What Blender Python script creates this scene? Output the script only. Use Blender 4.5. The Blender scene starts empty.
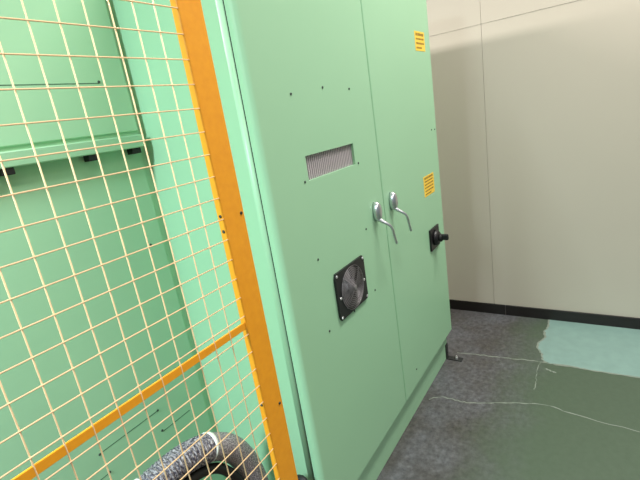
import bpy, bmesh, math, random
from mathutils import Vector, Matrix
random.seed(4)
SC = bpy.context.scene
COL = SC.collection

# ------------------------------------------------------------------ materials
def lin(c):
    def f(u):
        u /= 255.0
        return u / 12.92 if u <= 0.04045 else ((u + 0.055) / 1.055) ** 2.4
    return (f(c[0]), f(c[1]), f(c[2]), 1.0)

def mat(name, col, rough=0.5, metal=0.0, coat=0.0, var=0.05, scale=6.0, bump=0.0, bscale=200.0, spec=0.5):
    """paint-like principled material with a little procedural tone variation and surface bump"""
    m = bpy.data.materials.new(name); m.use_nodes = True
    nt = m.node_tree; n = nt.nodes; l = nt.links
    b = n['Principled BSDF']
    b.inputs['Roughness'].default_value = rough
    b.inputs['Metallic'].default_value = metal
    b.inputs['Coat Weight'].default_value = coat
    b.inputs['Coat Roughness'].default_value = 0.12
    b.inputs['Specular IOR Level'].default_value = spec
    tc = n.new('ShaderNodeTexCoord')
    no = n.new('ShaderNodeTexNoise'); no.inputs['Scale'].default_value = scale; no.inputs['Detail'].default_value = 5
    l.new(tc.outputs['Object'], no.inputs['Vector'])
    mx = n.new('ShaderNodeMix'); mx.data_type = 'RGBA'
    c = lin(col)
    mx.inputs['A'].default_value = tuple(max(0, x * (1 - var)) for x in c[:3]) + (1,)
    mx.inputs['B'].default_value = tuple(min(1, x * (1 + var)) for x in c[:3]) + (1,)
    l.new(no.outputs['Fac'], mx.inputs['Factor'])
    l.new(mx.outputs['Result'], b.inputs['Base Color'])
    if bump:
        n2 = n.new('ShaderNodeTexNoise'); n2.inputs['Scale'].default_value = bscale; n2.inputs['Detail'].default_value = 3
        l.new(tc.outputs['Object'], n2.inputs['Vector'])
        bp = n.new('ShaderNodeBump'); bp.inputs['Strength'].default_value = bump; bp.inputs['Distance'].default_value = 0.002
        l.new(n2.outputs['Fac'], bp.inputs['Height']); l.new(bp.outputs['Normal'], b.inputs['Normal'])
    return m

M = {}
M['green'] = mat('green_cabinet_paint', (160, 206, 168), rough=0.42, coat=0.08, var=0.03, scale=2.0, bump=0.03, bscale=60, spec=0.35)
M['orange'] = mat('orange_fence_paint', (255, 164, 34), rough=0.42, coat=0.1, var=0.13, scale=60, bump=0.10, bscale=260)
M['wire'] = mat('pale_orange_wire_paint', (252, 212, 166), rough=0.4, var=0.06, scale=30)
M['black'] = mat('black_plastic', (22, 20, 23), rough=0.42, var=0.1)
M['rubber'] = mat('black_rubber', (14, 14, 15), rough=0.6, var=0.1)
M['dark'] = mat('dark_gasket', (70, 108, 86), rough=0.7, var=0.1)
M['chrome'] = mat('satin_chrome', (215, 217, 222), rough=0.30, metal=1.0, var=0.04)
M['screw'] = mat('dark_screw_steel', (70, 78, 74), rough=0.4, metal=0.7, var=0.1)
M['zinc'] = mat('zinc_screw', (225, 225, 225), rough=0.3, metal=0.8, var=0.05)
M['guard'] = mat('grey_guard_wire', (150, 146, 148), rough=0.35, metal=0.6, var=0.05)
M['blade'] = mat('fan_blade_plastic', (92, 86, 90), rough=0.35, var=0.08)
M['grille'] = mat('grey_grille_metal', (188, 180, 184), rough=0.45, metal=0.1, var=0.06)
M['grilleback'] = mat('grille_shadow_filter', (70, 66, 70), rough=0.8, var=0.15, scale=80)
M['yellow'] = mat('yellow_sticker', (250, 208, 70), rough=0.5, var=0.03)
M['ink'] = mat('black_print', (140, 104, 32), rough=0.6, var=0.05)
M['wall'] = mat('cream_wall_panel', (199, 189, 173), rough=0.55, var=0.03, scale=1.6, bump=0.03, bscale=30)
M['base'] = mat('black_baseboard_vinyl', (26, 20, 18), rough=0.4, var=0.15, scale=12)
M['joint'] = mat('baseboard_joint_filler', (86, 80, 76), rough=0.6)
M['steel'] = mat('dark_bracket_steel', (58, 60, 60), rough=0.45, metal=0.5, var=0.2, scale=40)
M['chip'] = mat('pale_chipped_concrete', (128, 136, 124), rough=0.8, var=0.15, scale=60)
M['white'] = mat('white_tie_and_glint', (226, 228, 222), rough=0.45, var=0.04)  # for the tie at the bend and the painted highlight on the ribbed sleeve

def hose_mat(name, light, darkc, wu, wv):
    """woven sleeve: fine dark and light threads crossing, laid out on the sleeve's own UVs"""
    m = bpy.data.materials.new(name); m.use_nodes = True
    nt = m.node_tree; n = nt.nodes; l = nt.links; b = n['Principled BSDF']
    b.inputs['Roughness'].default_value = 0.6
    uv = n.new('ShaderNodeUVMap'); uv.uv_map = 'UVMap'
    mp = n.new('ShaderNodeMapping'); mp.inputs['Scale'].default_value = (wu, wv, 1)
    l.new(uv.outputs['UV'], mp.inputs['Vector'])
    ad = n.new('ShaderNodeTexNoise'); ad.inputs['Scale'].default_value = 1.0; ad.inputs['Detail'].default_value = 3; ad.inputs['Roughness'].default_value = 0.7
    l.new(mp.outputs['Vector'], ad.inputs['Vector'])
    cr = n.new('ShaderNodeValToRGB')
    cr.color_ramp.elements[0].position = 0.44; cr.color_ramp.elements[0].color = lin(darkc)
    cr.color_ramp.elements[1].position = 0.60; cr.color_ramp.elements[1].color = lin(light)
    l.new(ad.outputs[0], cr.inputs['Fac']); l.new(cr.outputs['Color'], b.inputs['Base Color'])
    bp = n.new('ShaderNodeBump'); bp.inputs['Strength'].default_value = 0.5; bp.inputs['Distance'].default_value = 0.002
    l.new(ad.outputs[0], bp.inputs['Height']); l.new(bp.outputs['Normal'], b.inputs['Normal'])
    return m
M['ribhose'] = hose_mat('ribbed_grey_hose', (166, 160, 163), (52, 48, 64), 260, 26)
M['braid'] = hose_mat('braided_grey_sleeve', (182, 172, 174), (92, 84, 94), 260, 50)

def floor_mat():
    m = bpy.data.materials.new('worn_painted_concrete'); m.use_nodes = True
    nt = m.node_tree; n = nt.nodes; l = nt.links; b = n['Principled BSDF']
    tc = n.new('ShaderNodeTexCoord')
    sep = n.new('ShaderNodeSeparateXYZ'); l.new(tc.outputs['Object'], sep.inputs[0])
    big = n.new('ShaderNodeTexNoise'); big.inputs['Scale'].default_value = 2.6; big.inputs['Detail'].default_value = 8; big.inputs['Roughness'].default_value = 0.65
    fine = n.new('ShaderNodeTexNoise'); fine.inputs['Scale'].default_value = 34; fine.inputs['Detail'].default_value = 6; fine.inputs['Roughness'].default_value = 0.7
    for t in (big, fine): l.new(tc.outputs['Object'], t.inputs['Vector'])
    # bare concrete: brownish grey mottled with blue grey
    r1 = n.new('ShaderNodeValToRGB'); r1.color_ramp.elements[0].color = lin((74, 71, 68)); r1.color_ramp.elements[1].color = lin((92, 93, 96))
    r1.color_ramp.elements[0].position = 0.36; r1.color_ramp.elements[1].position = 0.64
    l.new(big.outputs['Fac'], r1.inputs['Fac'])
    r2 = n.new('ShaderNodeValToRGB'); r2.color_ramp.elements[0].color = (0.42, 0.42, 0.42, 1); r2.color_ramp.elements[1].color = (1.65, 1.65, 1.68, 1)
    r2.color_ramp.elements[0].position = 0.3; r2.color_ramp.elements[1].position = 0.72
    l.new(fine.outputs['Fac'], r2.inputs['Fac'])
    mu = n.new('ShaderNodeMix'); mu.data_type = 'RGBA'; mu.blend_type = 'MULTIPLY'; mu.inputs['Factor'].default_value = 0.8
    l.new(r1.outputs['Color'], mu.inputs['A']); l.new(r2.outputs['Color'], mu.inputs['B'])
    # old green floor paint where traffic has not worn it off (the aisle side)
    mr = n.new('ShaderNodeMapRange'); mr.interpolation_type = 'SMOOTHSTEP'
    mr.inputs['From Min'].default_value = 0.86; mr.inputs['From Max'].default_value = 0.50
    nadd = n.new('ShaderNodeMath'); nadd.operation = 'MULTIPLY_ADD'; nadd.inputs[1].default_value = 0.5
    l.new(big.outputs['Fac'], nadd.inputs[0]); l.new(sep.outputs['Y'], nadd.inputs[2])
    l.new(nadd.outputs[0], mr.inputs['Value'])
    gm = n.new('ShaderNodeMix'); gm.data_type = 'RGBA'
    gr = n.new('ShaderNodeValToRGB'); gr.color_ramp.elements[0].color = lin((66, 80, 63)); gr.color_ramp.elements[1].color = lin((80, 95, 78))
    l.new(fine.outputs['Fac'], gr.inputs['Fac'])
    l.new(mr.outputs['Result'], gm.inputs['Factor']); l.new(mu.outputs['Result'], gm.inputs['A']); l.new(gr.outputs['Color'], gm.inputs['B'])
    l.new(gm.outputs['Result'], b.inputs['Base Color'])
    b.inputs['Roughness'].default_value = 0.42; b.inputs['Specular IOR Level'].default_value = 0.4
    bp = n.new('ShaderNodeBump'); bp.inputs['Strength'].default_value = 0.15; bp.inputs['Distance'].default_value = 0.003
    l.new(fine.outputs['Fac'], bp.inputs['Height']); l.new(bp.outputs['Normal'], b.inputs['Normal'])
    return m
M['floor'] = floor_mat()
M['patch'] = mat('pale_teal_floor_paint', (122, 150, 142), rough=0.4, var=0.16, scale=14, bump=0.1, bscale=90)

# ------------------------------------------------------------------ mesh helpers
def box(bm, x0, x1, y0, y1, z0, z1, bevel=0.0, seg=2):
    vs = [bm.verts.new((x, y, z)) for x in (x0, x1) for y in (y0, y1) for z in (z0, z1)]
    f = [(0, 1, 3, 2), (4, 6, 7, 5), (0, 4, 5, 1), (2, 3, 7, 6), (0, 2, 6, 4), (1, 5, 7, 3)]
    fs = [bm.faces.new([vs[i] for i in q]) for q in f]
    if bevel:
        es = list({e for q in fs for e in q.edges})
        bmesh.ops.bevel(bm, geom=es, offset=bevel, segments=seg, profile=0.5, affect='EDGES')
    return vs

def frame_of(d):
    d = d.normalized()
    a = Vector((0, 0, 1)) if abs(d.z) < 0.9 else Vector((1, 0, 0))
    u = d.cross(a).normalized(); return u, d.cross(u).normalized()

def tube(bm, pts, rad, n=8, cap=True, uv=False):
    """swept tube; rad is a number or a function of the distance along the path"""
    pts = [Vector(p) for p in pts]; rings = []; s = 0; dist = []
    for i, p in enumerate(pts):
        if i: s += (p - pts[i - 1]).length
        dist.append(s)
    u = None
    for i, p in enumerate(pts):
        d = (pts[min(i + 1, len(pts) - 1)] - pts[max(i - 1, 0)]).normalized()
        if u is None: u, _ = frame_of(d)
        u = (u - d * u.dot(d)).normalized(); v = d.cross(u)
        r = rad(dist[i]) if callable(rad) else rad
        rings.append([bm.verts.new(p + (u * math.cos(2 * math.pi * k / n) + v * math.sin(2 * math.pi * k / n)) * r) for k in range(n)])
    ul = (bm.loops.layers.uv.get('UVMap') or bm.loops.layers.uv.new('UVMap')) if uv else None
    for i in range(len(rings) - 1):
        for k in range(n):
            f = bm.faces.new((rings[i][k], rings[i][(k + 1) % n], rings[i + 1][(k + 1) % n], rings[i + 1][k])); f.smooth = True
            if uv:
                for lp, (du, dk) in zip(f.loops, ((dist[i], k), (dist[i], k + 1), (dist[i + 1], k + 1), (dist[i + 1], k))):
                    lp[ul].uv = (du, dk / n)
    if cap:
        bm.faces.new(list(reversed(rings[0]))); bm.faces.new(rings[-1])

def lathe(bm, prof, centre, n=24):
    """profile of (radius, depth) spun about the -Y axis through centre, depth measured out of the door"""
    cx, cy, cz = centre; rings = []
    for r, d in prof:
        rings.append([bm.verts.new((cx + r * math.cos(2 * math.pi * k / n), cy - d, cz + r * math.sin(2 * math.pi * k / n))) for k in range(n)])
    for i in range(len(rings) - 1):
        for k in range(n):
            f = bm.faces.new((rings[i][k], rings[i + 1][k], rings[i + 1][(k + 1) % n], rings[i][(k + 1) % n])); f.smooth = True
    bm.faces.new(rings[0]); bm.faces.new(list(reversed(rings[-1])))

def spline(ctrl, per=12):
    """Catmull-Rom through the control points"""
    P = [Vector(c) for c in ctrl]; out = []
    for i in range(len(P) - 1):
        p0, p1, p2, p3 = P[max(i - 1, 0)], P[i], P[i + 1], P[min(i + 2, len(P) - 1)]
        for k in range(per):
            t = k / per
            out.append(0.5 * ((2 * p1) + (p2 - p0) * t + (2 * p0 - 5 * p1 + 4 * p2 - p3) * t * t + (3 * p1 - p0 - 3 * p2 + p3) * t ** 3))
    out.append(P[-1]); return out

def resample(pts, step):
    out = [pts[0]]; acc = 0
    for a, b in zip(pts, pts[1:]):
        L = (b - a).length; t = step - acc
        while t <= L:
            out.append(a.lerp(b, t / L)); t += step
        acc = (acc + L) % step
    return out

def obj(name, bm, m, parent=None, loc=None):
    bmesh.ops.recalc_face_normals(bm, faces=bm.faces)
    me = bpy.data.meshes.new(name); bm.to_mesh(me); bm.free()
    if m: me.materials.append(m)
    o = bpy.data.objects.new(name, me); COL.objects.link(o)
    if parent:
        o.parent = parent; o.matrix_parent_inverse = Matrix.Translation(-Vector(parent_world(parent)))
    return o

def parent_world(p):
    v = Vector((0, 0, 0))
    while p:
        v += p.location + p.matrix_parent_inverse.translation; p = p.parent
    return v

def thing(name, label, cat, loc):
    o = bpy.data.objects.new(name, None); COL.objects.link(o)
    o.location = loc; o.empty_display_size = 0.05; o['label'] = label; o['category'] = cat
    return o

def bx(name, m, parent, *dims, bevel=0.0, seg=2):
    bm = bmesh.new(); box(bm, *dims, bevel=bevel, seg=seg); return obj(name, bm, m, parent)

def structure(o):
    o['kind'] = 'structure'; return o

# ------------------------------------------------------------------ the room
WX = 3.13                                     # wall plane
bm = bmesh.new(); box(bm, -2.6, WX + 0.12, -3.2, 3.4, -0.08, 0.0)
floor = structure(obj('floor', bm, M['floor']))

bm = bmesh.new()                              # wall of flush panels: backing plus panels with hairline joints
box(bm, WX + 0.012, WX + 0.12, -3.2, 3.4, 0, 3.0)
seams = [-3.2, -1.907, -0.607, 0.693, 1.993, 3.4]
for a, b in zip(seams, seams[1:]):
    box(bm, WX, WX + 0.012, a + 0.0009, b - 0.0009, 0.0, 2.0202)
    box(bm, WX - 0.0015, WX + 0.012, a + 0.0009, b - 0.0009, 2.0212, 3.0)
wall = structure(obj('wall_right', bm, M['wall']))

joints = [-3.2, -1.2, 0.612, 3.4]
for a, b in zip(joints, joints[1:]):
    structure(bx('baseboard_right', M['base'], None, WX - 0.012, WX, a + 0.002, b - 0.002, 0, 0.078, bevel=0.002))
structure(bx('trim_1', M['joint'], None, WX - 0.010, WX - 0.0005, 0.6105, 0.6135, 0.0, 0.076))

def ribbon(name, pts, width, z, m, parent):
    bm = bmesh.new(); P = [Vector((p[0], p[1], z)) for p in pts]
    P = spline(P, 6); prev = None
    for i, p in enumerate(P):
        d = (P[min(i + 1, len(P) - 1)] - P[max(i - 1, 0)]).normalized(); s = Vector((-d.y, d.x, 0))
        w = width * (0.35 + 0.9 * random.random()) * 0.5
        jit = s * random.uniform(-0.004, 0.004)
        a, b = bm.verts.new(p + s * w + jit), bm.verts.new(p - s * w + jit)
        if prev: bm.faces.new((prev[0], a, b, prev[1]))
        prev = (a, b)
    return obj(name, bm, m, parent)
ribbon('crack', [(1.985, .815), (2.026, .764), (2.03, .68), (2.032, .6), (2.08, .48), (2.114, .386), (2.15, .247), (2.12, .1), (2.10, -.2), (2.14, -.6)], 0.007, 0.0008, M['chip'], floor)
ribbon('crack', [(2.552, .317), (2.44, .321), (2.34, .312), (2.261, .313)], 0.004, 0.0008, M['chip'], floor)
ribbon('crack', [(2.50, .80), (2.522, .66), (2.534, .512), (2.55, .40), (2.554, .31), (2.55, .21), (2.56, .0), (2.54, -.4)], 0.008, 0.0008, M['chip'], floor)
ribbon('crack', [(2.49, .28), (2.472, .245), (2.463, .224)], 0.012, 0.0009, M['chip'], floor)
bm = bmesh.new()                              # teal repainted patch against the wall
edge = [(3.118, .325), (3.02, .318), (2.94, .335), (2.86, .325), (2.78, .352), (2.71, .348), (2.64, .318), (2.575, .305), (2.552, .26), (2.556, .15), (2.55, .0), (2.56, -.3), (2.55, -.7), (3.118, -.7)]
bm.faces.new([bm.verts.new((x, y, 0.0010)) for x, y in edge])
patch = obj('paint_patch', bm, M['patch'], floor)
ribbon('patch_edge', edge[:13], 0.012, 0.0013, M['chip'], floor)

# ------------------------------------------------------------------ main cabinet
XL, XR, YF, YB = 0.94, 2.462, 0.81, 1.95      # left side, right side, door face, back
ZD, ZT = 0.192, 2.20
cab = thing('electrical_cabinet', 'tall mint green two door electrical control cabinet with chrome lever handles and black fan', 'cabinet', (1.7, 1.4, 0))

bm = bmesh.new()                              # body with softly rounded upright corners
vs = box(bm, XL, XR, 0.845, YB, 0.19, ZT)
up = [e for e in bm.edges if abs(e.verts[0].co.z - e.verts[1].co.z) > 1]
bmesh.ops.bevel(bm, geom=up, offset=0.022, segments=6, profile=0.5, affect='EDGES')
for f in bm.faces:
    f.smooth = abs(f.normal.z) < 0.5 and min(abs(f.normal.x), abs(f.normal.y)) > 0.02
obj('body', bm, M['green'], cab)
bx('plinth', M['green'], cab, XL + 0.012, XR - 0.014, 0.845, YB - 0.02, 0.0, 0.19, bevel=0.003)

def door(x0, x1, hole=None, soft_left=False):
    """rounded steel door leaf; hole = (x0, x1, z0, z1) cuts the vent opening right through it"""
    bm = bmesh.new(); t = 0.031; wl = bm.edges.layers.float.new('bevel_weight_edge')
    xs = [x0, x1] if not hole else [x0, hole[0], hole[1], x1]
    zs = [ZD, ZT - 0.005] if not hole else [ZD, hole[2], hole[3], ZT - 0.005]
    g = {(i, j, k): bm.verts.new((x, YF + k * t, z)) for i, x in enumerate(xs) for j, z in enumerate(zs) for k in (0, 1)}
    nx, nz = len(xs) - 1, len(zs) - 1
    for k in (0, 1):
        for i in range(nx):
            for j in range(nz):
                if hole and i == 1 and j == 1: continue
                bm.faces.new((g[i, j, k], g[i + 1, j, k], g[i + 1, j + 1, k], g[i, j + 1, k]))
    def side(a, b): bm.faces.new((g[a + (0,)], g[b + (0,)], g[b + (1,)], g[a + (1,)]))
    for i in range(nx): side((i, 0), (i + 1, 0)); side((i, nz), (i + 1, nz))
    for j in range(nz): side((0, j), (0, j + 1)); side((nx, j), (nx, j + 1))
    if hole:
        side((1, 1), (2, 1)); side((2, 1), (2, 2)); side((2, 2), (1, 2)); side((1, 2), (1, 1))
    def outer(v): return v.co.x in (min(xs),) or abs(v.co.x - x0) < 1e-5 or abs(v.co.x - x1) < 1e-5 or abs(v.co.z - zs[0]) < 1e-5 or abs(v.co.z - zs[-1]) < 1e-5
    es = []
    for e in bm.edges:
        a, b = e.verts
        if not (outer(a) and outer(b)): continue
        mid = (a.co + b.co) / 2
        on = min(abs(mid.x - x0), abs(mid.x - x1), abs(mid.z - zs[0]), abs(mid.z - zs[-1])) < 1e-5
        front = abs(a.co.y - YF) < 1e-5 and abs(b.co.y - YF) < 1e-5
        corner = abs(a.co.y - b.co.y) > 1e-3 and min(abs(a.co.x - x0), abs(a.co.x - x1)) < 1e-5 and min(abs(a.co.z - zs[0]), abs(a.co.z - zs[-1])) < 1e-5
        if on and (front or corner): es.append(e)
    for e in es:
        e[wl] = 0.35
        if soft_left and all(abs(v.co.x - x0) < 1e-5 for v in e.verts) and abs(e.verts[0].co.z - e.verts[1].co.z) > 0.01: e[wl] = 1.0
    o = obj('door', bm, M['green'], cab)
    md = o.modifiers.new('bevel', 'BEVEL'); md.limit_method = 'WEIGHT'; md.width = 0.020; md.segments = 5
    bx('gap_shade_strip', M['rubber'], o, x0 + 0.0012, x1 - 0.0012, YF + 0.0305, 0.8455, ZD + 0.004, ZT - 0.01)  # black strip added so the gap behind the door reads as a shaded line
    return o

VENT = (1.152, 1.476, 1.414, 1.494)
doorL = door(XL + 0.003, 1.6835, VENT, True)
doorR = door(1.6865, XR)

# vent grille: a frame of fine upright ribs set back in the opening
bm = bmesh.new()
n = 27
for i in range(n + 1):
    x = VENT[0] + (VENT[1] - VENT[0]) * i / n
    box(bm, x - 0.0034, x + 0.0034, YF + 0.010, YF + 0.020, VENT[2] + 0.0005, VENT[3] - 0.0005)
gr = obj('vent_grille', bm, M['grille'], doorL)
bx('vent_filter', M['grilleback'], doorL, VENT[0] + .0005, VENT[1] - .0005, YF + 0.020, YF + 0.024, VENT[2] + .0005, VENT[3] - .0005)

def screw_mesh(r=0.0042, h=0.0025, m='screw'):
    bm = bmesh.new(); lathe(bm, [(r, -0.0005), (r, h * 0.45), (r * 0.75, h), (r * 0.32, h), (r * 0.3, h * 0.3)], (0, 0, 0), 12)
    bmesh.ops.recalc_face_normals(bm, faces=bm.faces)
    me = bpy.data.meshes.new('screw'); bm.to_mesh(me); bm.free(); me.materials.append(M[m]); return me
SCREW, SCREWB = screw_mesh(), screw_mesh(0.0055, 0.003, 'zinc')
def screw(x, y, z, parent, me=SCREW, name='screw'):
    o = bpy.data.objects.new(name, me); COL.objects.link(o); o.parent = parent
    o.location = Vector((x, y, z)) - parent_world(parent); return o
for x, z in ((1.128, 1.686), (1.315, 1.701), (1.50, 1.691), (1.128, 1.415), (1.499, 1.415), (1.131, 1.149), (1.494, 1.149), (1.505, .877), (1.317, .869), (1.131, .88)):
    screw(x, YF, z, doorL)
for x, z in ((2.375, 1.453), (2.43, 1.45), (1.847, .282)):
    screw(x, YF, z, doorR)

# fan: plate with round opening, blades, wire finger guard, screws
FX, FZ = 1.315, 0.972
fan = bpy.data.objects.new('cooling_fan', None); COL.objects.link(fan); fan.parent = cab
fan.location = Vector((FX, YF, FZ)) - parent_world(cab); fan['label'] = 'black square cooling fan with round wire guard'
bm = bmesh.new()
hw, hh, R, N = 0.111, 0.091, 0.083, 48
def plate_pts(r_or_rect, y):
    out = []
    for k in range(N):
        a = 2 * math.pi * (k + 0.5) / N; c, s = math.cos(a), math.sin(a)
        if r_or_rect == 'rect':
            t = min(hw / max(abs(c), 1e-6), hh / max(abs(s), 1e-6)); out.append(bm.verts.new((FX + c * t, y, FZ + s * t)))
        else: out.append(bm.verts.new((FX + c * r_or_rect, y, FZ + s * r_or_rect)))
    return out
y1 = YF - 0.009
ob, of, inf, inb = plate_pts('rect', YF), plate_pts('rect', y1), plate_pts(R, y1), plate_pts(R, YF - 0.0005)
for k in range(N):
    q = (k + 1) % N
    for A, B in ((ob, of), (of, inf), (inf, inb)):
        bm.faces.new((A[k], A[q], B[q], B[k]))
bm.faces.new(inb)
obj('fan_plate', bm, M['black'], fan)
bm = bmesh.new()
lathe(bm, [(0.030, 0.0006), (0.030, 0.0065), (0.026, 0.008), (0.004, 0.008)], (FX, YF, FZ), 24)
obj('fan_hub', bm, M['blade'], fan)
for k in range(7):
    bm = bmesh.new(); a0 = 2 * math.pi * k / 7; rows = []
    for r in (0.028, 0.045, 0.062, 0.079):
        row = []
        for j in range(5):
            w = (j / 4 - 0.5) * (0.62 + 2.2 * (r - 0.028)); a = a0 + w + (r - 0.028) * 5
            row.append((bm.verts.new((FX + r * math.cos(a), YF - 0.001 - 0.0055 * j / 4, FZ + r * math.sin(a))), bm.verts.new((FX + r * math.cos(a), YF - 0.0022 - 0.0055 * j / 4, FZ + r * math.sin(a)))))
        rows.append(row)
    for i in range(3):
        for j in range(4):
            for s in (0, 1): bm.faces.new((rows[i][j][s], rows[i + 1][j][s], rows[i + 1][j + 1][s], rows[i][j + 1][s]))
    obj('fan_blade', bm, M['blade'], fan)
bm = bmesh.new()                              # guard: domed rings of wire on radial stays
def dome(r): return YF - 0.012 - 0.010 * (1 - (r / 0.084) ** 2)
for i in range(11):
    r = 0.010 + i * 0.0074
    tube(bm, [(FX + r * math.cos(t), dome(r), FZ + r * math.sin(t)) for t in [2 * math.pi * k / 36 for k in range(37)]], 0.0010, 5, cap=False)
for k in range(4):
    a = math.pi / 4 + k * math.pi / 2
    tube(bm, [(FX + r * math.cos(a), dome(r) + 0.002, FZ + r * math.sin(a)) for r in (0.004, 0.03, 0.06, 0.086)], 0.0013, 5)
lathe(bm, [(0.011, 0.0205), (0.011, 0.0225), (0.008, 0.0232), (0.002, 0.0232)], (FX, YF, FZ), 20)
obj('finger_guard', bm, M['guard'], fan)
for x, z in ((-.101, -.081), (-.101, .081), (.101, -.081), (.101, .081), (-.093, -.007), (.093, -.007)):
    screw(FX + x, YF - 0.009, FZ + z, fan, SCREWB)

# lever handles: oval lock boss with an outward elbow and hanging lever
def lever_handle(hx, hz, parent):
    bm = bmesh.new(); n = 28
    prof = [(1.0, 0.0), (1.0, 0.010), (0.95, 0.018), (0.82, 0.025), (0.55, 0.029), (0.2, 0.030)]
    rings = [[bm.verts.new((hx + 0.021 * s * math.cos(2 * math.pi * k / n), YF - d, hz + 0.042 * s * math.sin(2 * math.pi * k / n))) for k in range(n)] for s, d in prof]
    for i in range(len(rings) - 1):
        for k in range(n):
            f = bm.faces.new((rings[i][k], rings[i][(k + 1) % n], rings[i + 1][(k + 1) % n], rings[i + 1][k])); f.smooth = True
    bm.faces.new(rings[0]); bm.faces.new(rings[-1])
    o = obj('lock_boss', bm, M['chrome'], parent)
    bm = bmesh.new()
    path = spline([(hx - .001, YF - 0.012, hz - 0.030), (hx + .002, YF - 0.030, hz - 0.043), (hx + .009, YF - 0.054, hz - 0.060), (hx + .016, YF - 0.063, hz - 0.078), (hx + .028, YF - 0.064, hz - 0.115), (hx + .040, YF - 0.065, hz - 0.150)], 8)
    def rad(s): return 0.0095 - min(s, 0.05) / 0.05 * 0.0035 if s < 0.06 else 0.0058
    tube(bm, path, rad, 12)
    obj('lever', bm, M['chrome'], parent)
lever_handle(1.588, 1.197, doorL)
lever_handle(1.757, 1.202, doorR)

# rotary main switch
sw = bpy.data.objects.new('rotary_switch', None); COL.objects.link(sw); sw.parent = cab
sw.location = Vector((2.27, YF, 0.87)) - parent_world(cab); sw['label'] = 'black rotary switch on a square plate'
bx('switch_plate', M['black'], sw, 2.198, 2.342, YF - 0.010, YF, 0.808, 0.930, bevel=0.003)
bm = bmesh.new(); lathe(bm, [(0.044, 0.009), (0.044, 0.020), (0.036, 0.030), (0.030, 0.034), (0.006, 0.034)], (2.27, YF, 0.869), 28)
obj('dial_collar', bm, M['black'], sw)
bm = bmesh.new(); lathe(bm, [(0.022, 0.032), (0.022, 0.046), (0.018, 0.050), (0.004, 0.050)], (2.27, YF, 0.869), 24)
box(bm, 2.260, 2.280, YF - 0.084, YF - 0.045, 0.856, 0.890, bevel=0.007)
obj('switch_knob', bm, M['rubber'], sw)

# yellow caution stickers with rows of tiny print
def sticker(x0, x1, z0, z1, rows, big):
    s = bx('warning_sticker', M['yellow'], doorR, x0, x1, YF - 0.0008, YF, z0, z1)
    s['label'] = 'yellow sticker with black print'
    bm = bmesh.new(); w = x1 - x0
    for i in range(rows):
        z = z1 - (i + 0.7) * (z1 - z0) / (rows + 0.4); h = (z1 - z0) / (rows + 0.4) * (0.62 if big and i == 0 else 0.42)
        x = x0 + 0.10 * w
        end = x1 - (0.10 if i < rows - 1 else 0.35) * w
        while x < end:
            cw = random.uniform(0.04, 0.10) * w
            box(bm, x, min(x + cw, end), YF - 0.0011, YF - 0.0007, z - h / 2, z + h / 2); x += cw + 0.025 * w
    obj('print', bm, M['ink'], s)
sticker(2.238, 2.378, 1.853, 1.945, 4, True)
sticker(2.186, 2.350, 1.117, 1.226, 6, True)

# floor anchor bracket at the plinth's right front corner
br = bpy.data.objects.new('anchor_bracket', None); COL.objects.link(br); br.parent = cab
br.location = Vector((2.45, 0.83, 0)) - parent_world(cab); br['label'] = 'dark steel floor bracket'
bm = bmesh.new()
box(bm, 2.408, 2.447, 0.839, 0.8445, 0.0, 0.100, bevel=0.001)
box(bm, 2.408, 2.447, 0.745, 0.8445, 0.0, 0.006, bevel=0.001)
obj('angle_plate', bm, M['steel'], br)
for z in (0.042, 0.078):
    screw(2.4275, 0.839, z, br, SCREW, 'bolt')
bm = bmesh.new(); tube(bm, [(2.428, 0.782, 0.004), (2.428, 0.782, 0.016)], 0.0085, 6); tube(bm, [(2.428, 0.782, 0.014), (2.428, 0.782, 0.026)], 0.0045, 8)
obj('bolt', bm, M['zinc'], br)

# ------------------------------------------------------------------ second cabinet, set back
c2 = thing('switchgear_cabinet', 'mint green cabinet set back behind the orange wire fence left of the tall cabinet', 'cabinet', (0.2, 1.6, 0))
X0, X1 = -0.95, 0.938
XD = 0.910
bx('body', M['green'], c2, X0, X1, 1.308, 1.95, 0.0, 2.2, bevel=0.002)
bx('plinth', M['green'], c2, X0 + .01, X1 - .01, 1.299, 1.309, 0.0, 0.128, bevel=0.002)
up_door = bx('door', M['green'], c2, X0, XD, 1.280, 1.309, 1.653, 2.195, bevel=0.003)
low_door = bx('door', M['green'], c2, X0, XD, 1.299, 1.309, 0.13, 1.660, bevel=0.003)
bx('groove_strip', M['green'], c2, X0, XD, 1.287, 1.309, 1.640, 1.654)
led = bx('ledge', M['green'], c2, X0, XD + 0.004, 1.264, 1.309, 1.601, 1.641, bevel=0.003)
for xc in (0.731, 0.877, 0.50):
    bx('rubber_stop', M['rubber'], led, xc - 0.016, xc + 0.016, 1.268, 1.2985, 1.583, 1.6015, bevel=0.002)
def seam(x0, x1, z, parent, y):
    bx('seam', M['dark'], parent, x0, x1, y - 0.0006, y + 0.002, z - 0.0012, z + 0.0012)
seam(X0 + .1, 0.818, 1.802, up_door, 1.280); screw(0.818, 1.280, 1.806, up_door)
seam(0.50, 0.712, 0.711, low_door, 1.299); screw(0.715, 1.299, 0.712, low_door); screw(0.497, 1.299, 0.709, low_door)
seam(0.712, 0.835, 0.626, low_door, 1.299); screw(0.71, 1.299, 0.632, low_door)
seam(0.30, 0.503, 0.630, low_door, 1.299); screw(0.507, 1.299, 0.632, low_door)
screw(0.857, 1.299, 1.278, low_door)

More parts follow.
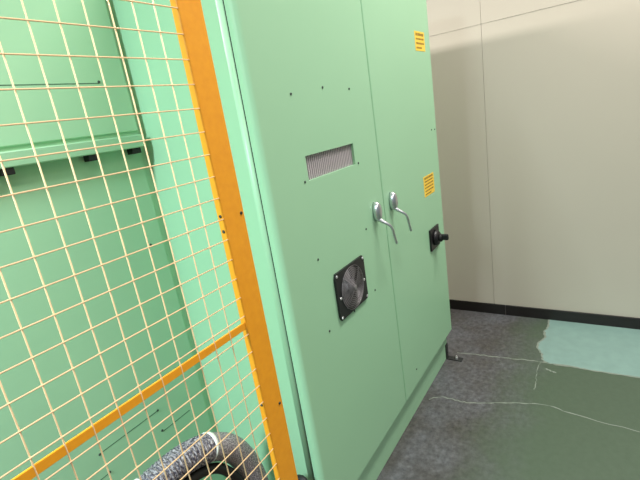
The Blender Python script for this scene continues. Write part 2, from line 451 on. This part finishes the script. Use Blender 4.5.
# ------------------------------------------------------------------ orange machine fence
fn = thing('safety_fence', 'orange framed machine guard fence with pale wire mesh in front of green cabinets', 'fence', (0.733, 0.77, 0))
PY = 0.75
post = bx('post', M['orange'], fn, 0.6925, 0.7630, PY - 0.006, PY + 0.015, 0.008, 2.12, bevel=0.003)
bx('base_plate', M['orange'], fn, 0.66, 0.80, PY - 0.04, PY + 0.05, 0.0, 0.008, bevel=0.002)
FX0 = -0.75
bx('mid_rail', M['orange'], fn, FX0, 0.693, PY - 0.002, PY + 0.003, 1.126, 1.145, bevel=0.001)
bx('bottom_rail', M['orange'], fn, FX0, 0.693, PY - 0.002, PY + 0.018, 0.10, 0.124, bevel=0.002)
bx('top_rail', M['orange'], fn, FX0, 0.693, PY - 0.002, PY + 0.018, 2.09, 2.114, bevel=0.002)
bm = bmesh.new(); rw = 0.00145
x = 0.637
while x > FX0:
    tube(bm, [(x, PY - 0.0012, 0.105), (x, PY - 0.0012, 2.11)], rw, 6); x -= 0.0495
z = 1.7615 + 6 * 0.05
while z > 0.13:
    tube(bm, [(FX0, PY - 0.0040, z), (0.6935, PY - 0.0040, z)], rw, 6); z -= 0.05
obj('wire_mesh', bm, M['wire'], fn)
for x_, z_ in ((0.752, 1.411), (0.750, 0.868)):
    screw(x_, PY - 0.006, z_, post)
for z_ in (1.418, 1.381, 0.900):
    q = screw(0.6925, PY + 0.003, z_, post); q.rotation_euler = (0, 0, -math.pi / 2)

# ------------------------------------------------------------------ hoses behind the fence
HY = 1.0
hose = thing('flexible_hose', 'thick grey ribbed and braided hose arching behind the wire fence', 'hose', (0.84, HY, 0))
def rib(s): return 0.0410 + 0.0028 * math.sin(2 * math.pi * s / 0.0120)
ctrl = [(-0.02, HY + .03, 0.05), (0.02, HY + .03, 0.35), (0.14, HY + .02, 0.58), (0.32, HY + .01, 0.708), (0.46, HY, 0.730), (0.58, HY, 0.726), (0.670, HY, 0.697)]
path = resample(spline(ctrl, 40), 0.0026)
bm = bmesh.new(); tube(bm, path, rib, 28, uv=True); obj('ribbed_sleeve', bm, M['ribhose'], hose)
ctrl2 = [(0.670, HY, 0.697), (0.744, HY, 0.634), (0.794, HY, 0.538), (0.819, HY, 0.42), (0.829, HY, 0.25), (0.831, HY, 0.0)]
path2 = resample(spline(ctrl2, 30), 0.008)
bm = bmesh.new(); tube(bm, path2, 0.0420, 28, uv=True); obj('braided_sleeve', bm, M['braid'], hose)
i0 = path[-3]; i1 = path2[2]
bm = bmesh.new(); tube(bm, [path[-2], path[-1], path2[0].lerp(path2[1], 0.3)], 0.0445, 28); obj('hose_tie_glint', bm, M['white'], hose)
k0 = min(range(len(path)), key=lambda i: abs(path[i].x - 0.447))
bm = bmesh.new(); tube(bm, path[k0:k0 + 4], 0.0445, 28); obj('hose_tie_glint', bm, M['white'], hose)  # white ring painting in the highlight on the sleeve's upper edge

inner = thing('rubber_hose', 'thin black rubber hose nested under the grey hose arch', 'hose', (0.76, HY, 0))
ctrl3 = [(0.18, HY - .005, 0.02), (0.19, HY - .005, 0.28), (0.27, HY - .005, 0.52), (0.41, HY - .012, 0.650), (0.555, HY - .012, 0.6645), (0.632, HY - .012, 0.647), (0.692, HY - .012, 0.600), (0.741, HY - .012, 0.508), (0.760, HY - .012, 0.41), (0.769, HY - .012, 0.25), (0.770, HY - .012, 0.0)]
bm = bmesh.new(); tube(bm, resample(spline(ctrl3, 20), 0.012), 0.016, 18); obj('sleeve', bm, M['rubber'], inner)

cable = thing('cable_loop', 'short black cable loop low between the orange post and the tall cabinet', 'cable', (0.88, 0.83, 0))
bm = bmesh.new(); tube(bm, resample(spline([(0.88, 0.815, 0.012), (0.885, 0.815, 0.25), (0.89, 0.83, 0.40), (0.895, 0.87, 0.425), (0.885, 0.915, 0.36), (0.88, 0.92, 0.20), (0.88, 0.92, 0.012)], 14), 0.012), 0.012, 14); obj('sheath', bm, M['rubber'], cable)

# ------------------------------------------------------------------ light
def area(name, loc, size, size_y, power, col, rot=(0, 0, 0)):
    d = bpy.data.lights.new(name, 'AREA'); d.shape = 'RECTANGLE'; d.size = size; d.size_y = size_y; d.energy = power; d.color = col
    o = bpy.data.objects.new(name, d); COL.objects.link(o); o.location = loc; o.rotation_euler = rot; return o
WARM, COOL = (1.0, 0.96, 0.90), (0.80, 1.0, 1.05)
area('ceiling_light_front', (2.25, -0.5, 4.4), 1.8, 0.5, 178, WARM)
area('fill_light_post', (-0.7, -1.6, 4.4), 1.8, 0.5, 75, WARM)  # added fill lamp that brightens the orange post and rail fronts
area('ceiling_light_left', (-1.6, 0.88, 2.75), 1.5, 0.25, 172, COOL)
area('ceiling_light_rear', (1.0, 2.9, 2.80), 0.3, 2.4, 230, (1.0, 0.95, 0.93))
w = bpy.data.worlds.new('World'); SC.world = w; w.use_nodes = True
w.node_tree.nodes['Background'].inputs['Color'].default_value = (0.93, 0.98, 1.0, 1)
w.node_tree.nodes['Background'].inputs['Strength'].default_value = 0.27

# ------------------------------------------------------------------ camera
yaw, pitch, roll, fpx = 0.609213964, -0.269385889, -0.156458609, 432.504481
f = Vector((math.cos(pitch) * math.cos(yaw), math.cos(pitch) * math.sin(yaw), math.sin(pitch)))
rt = Vector((math.sin(yaw), -math.cos(yaw), 0)); upv = rt.cross(f)
r2 = rt * math.cos(roll) + upv * math.sin(roll); u2 = -rt * math.sin(roll) + upv * math.cos(roll)
cd = bpy.data.cameras.new('camera'); cam = bpy.data.objects.new('camera', cd); COL.objects.link(cam)
cd.sensor_width = 36.0; cd.lens = fpx * 36.0 / 640.0; cd.clip_start = 0.05
cam.matrix_world = Matrix(((r2.x, u2.x, -f.x, 0), (r2.y, u2.y, -f.y, 0), (r2.z, u2.z, -f.z, 1.6), (0, 0, 0, 1)))
SC.camera = cam
vs_ = SC.view_settings
vs_.view_transform = 'Standard'; vs_.look = 'None'; vs_.gamma = 1.0; vs_.use_curve_mapping = False; vs_.exposure = -0.06
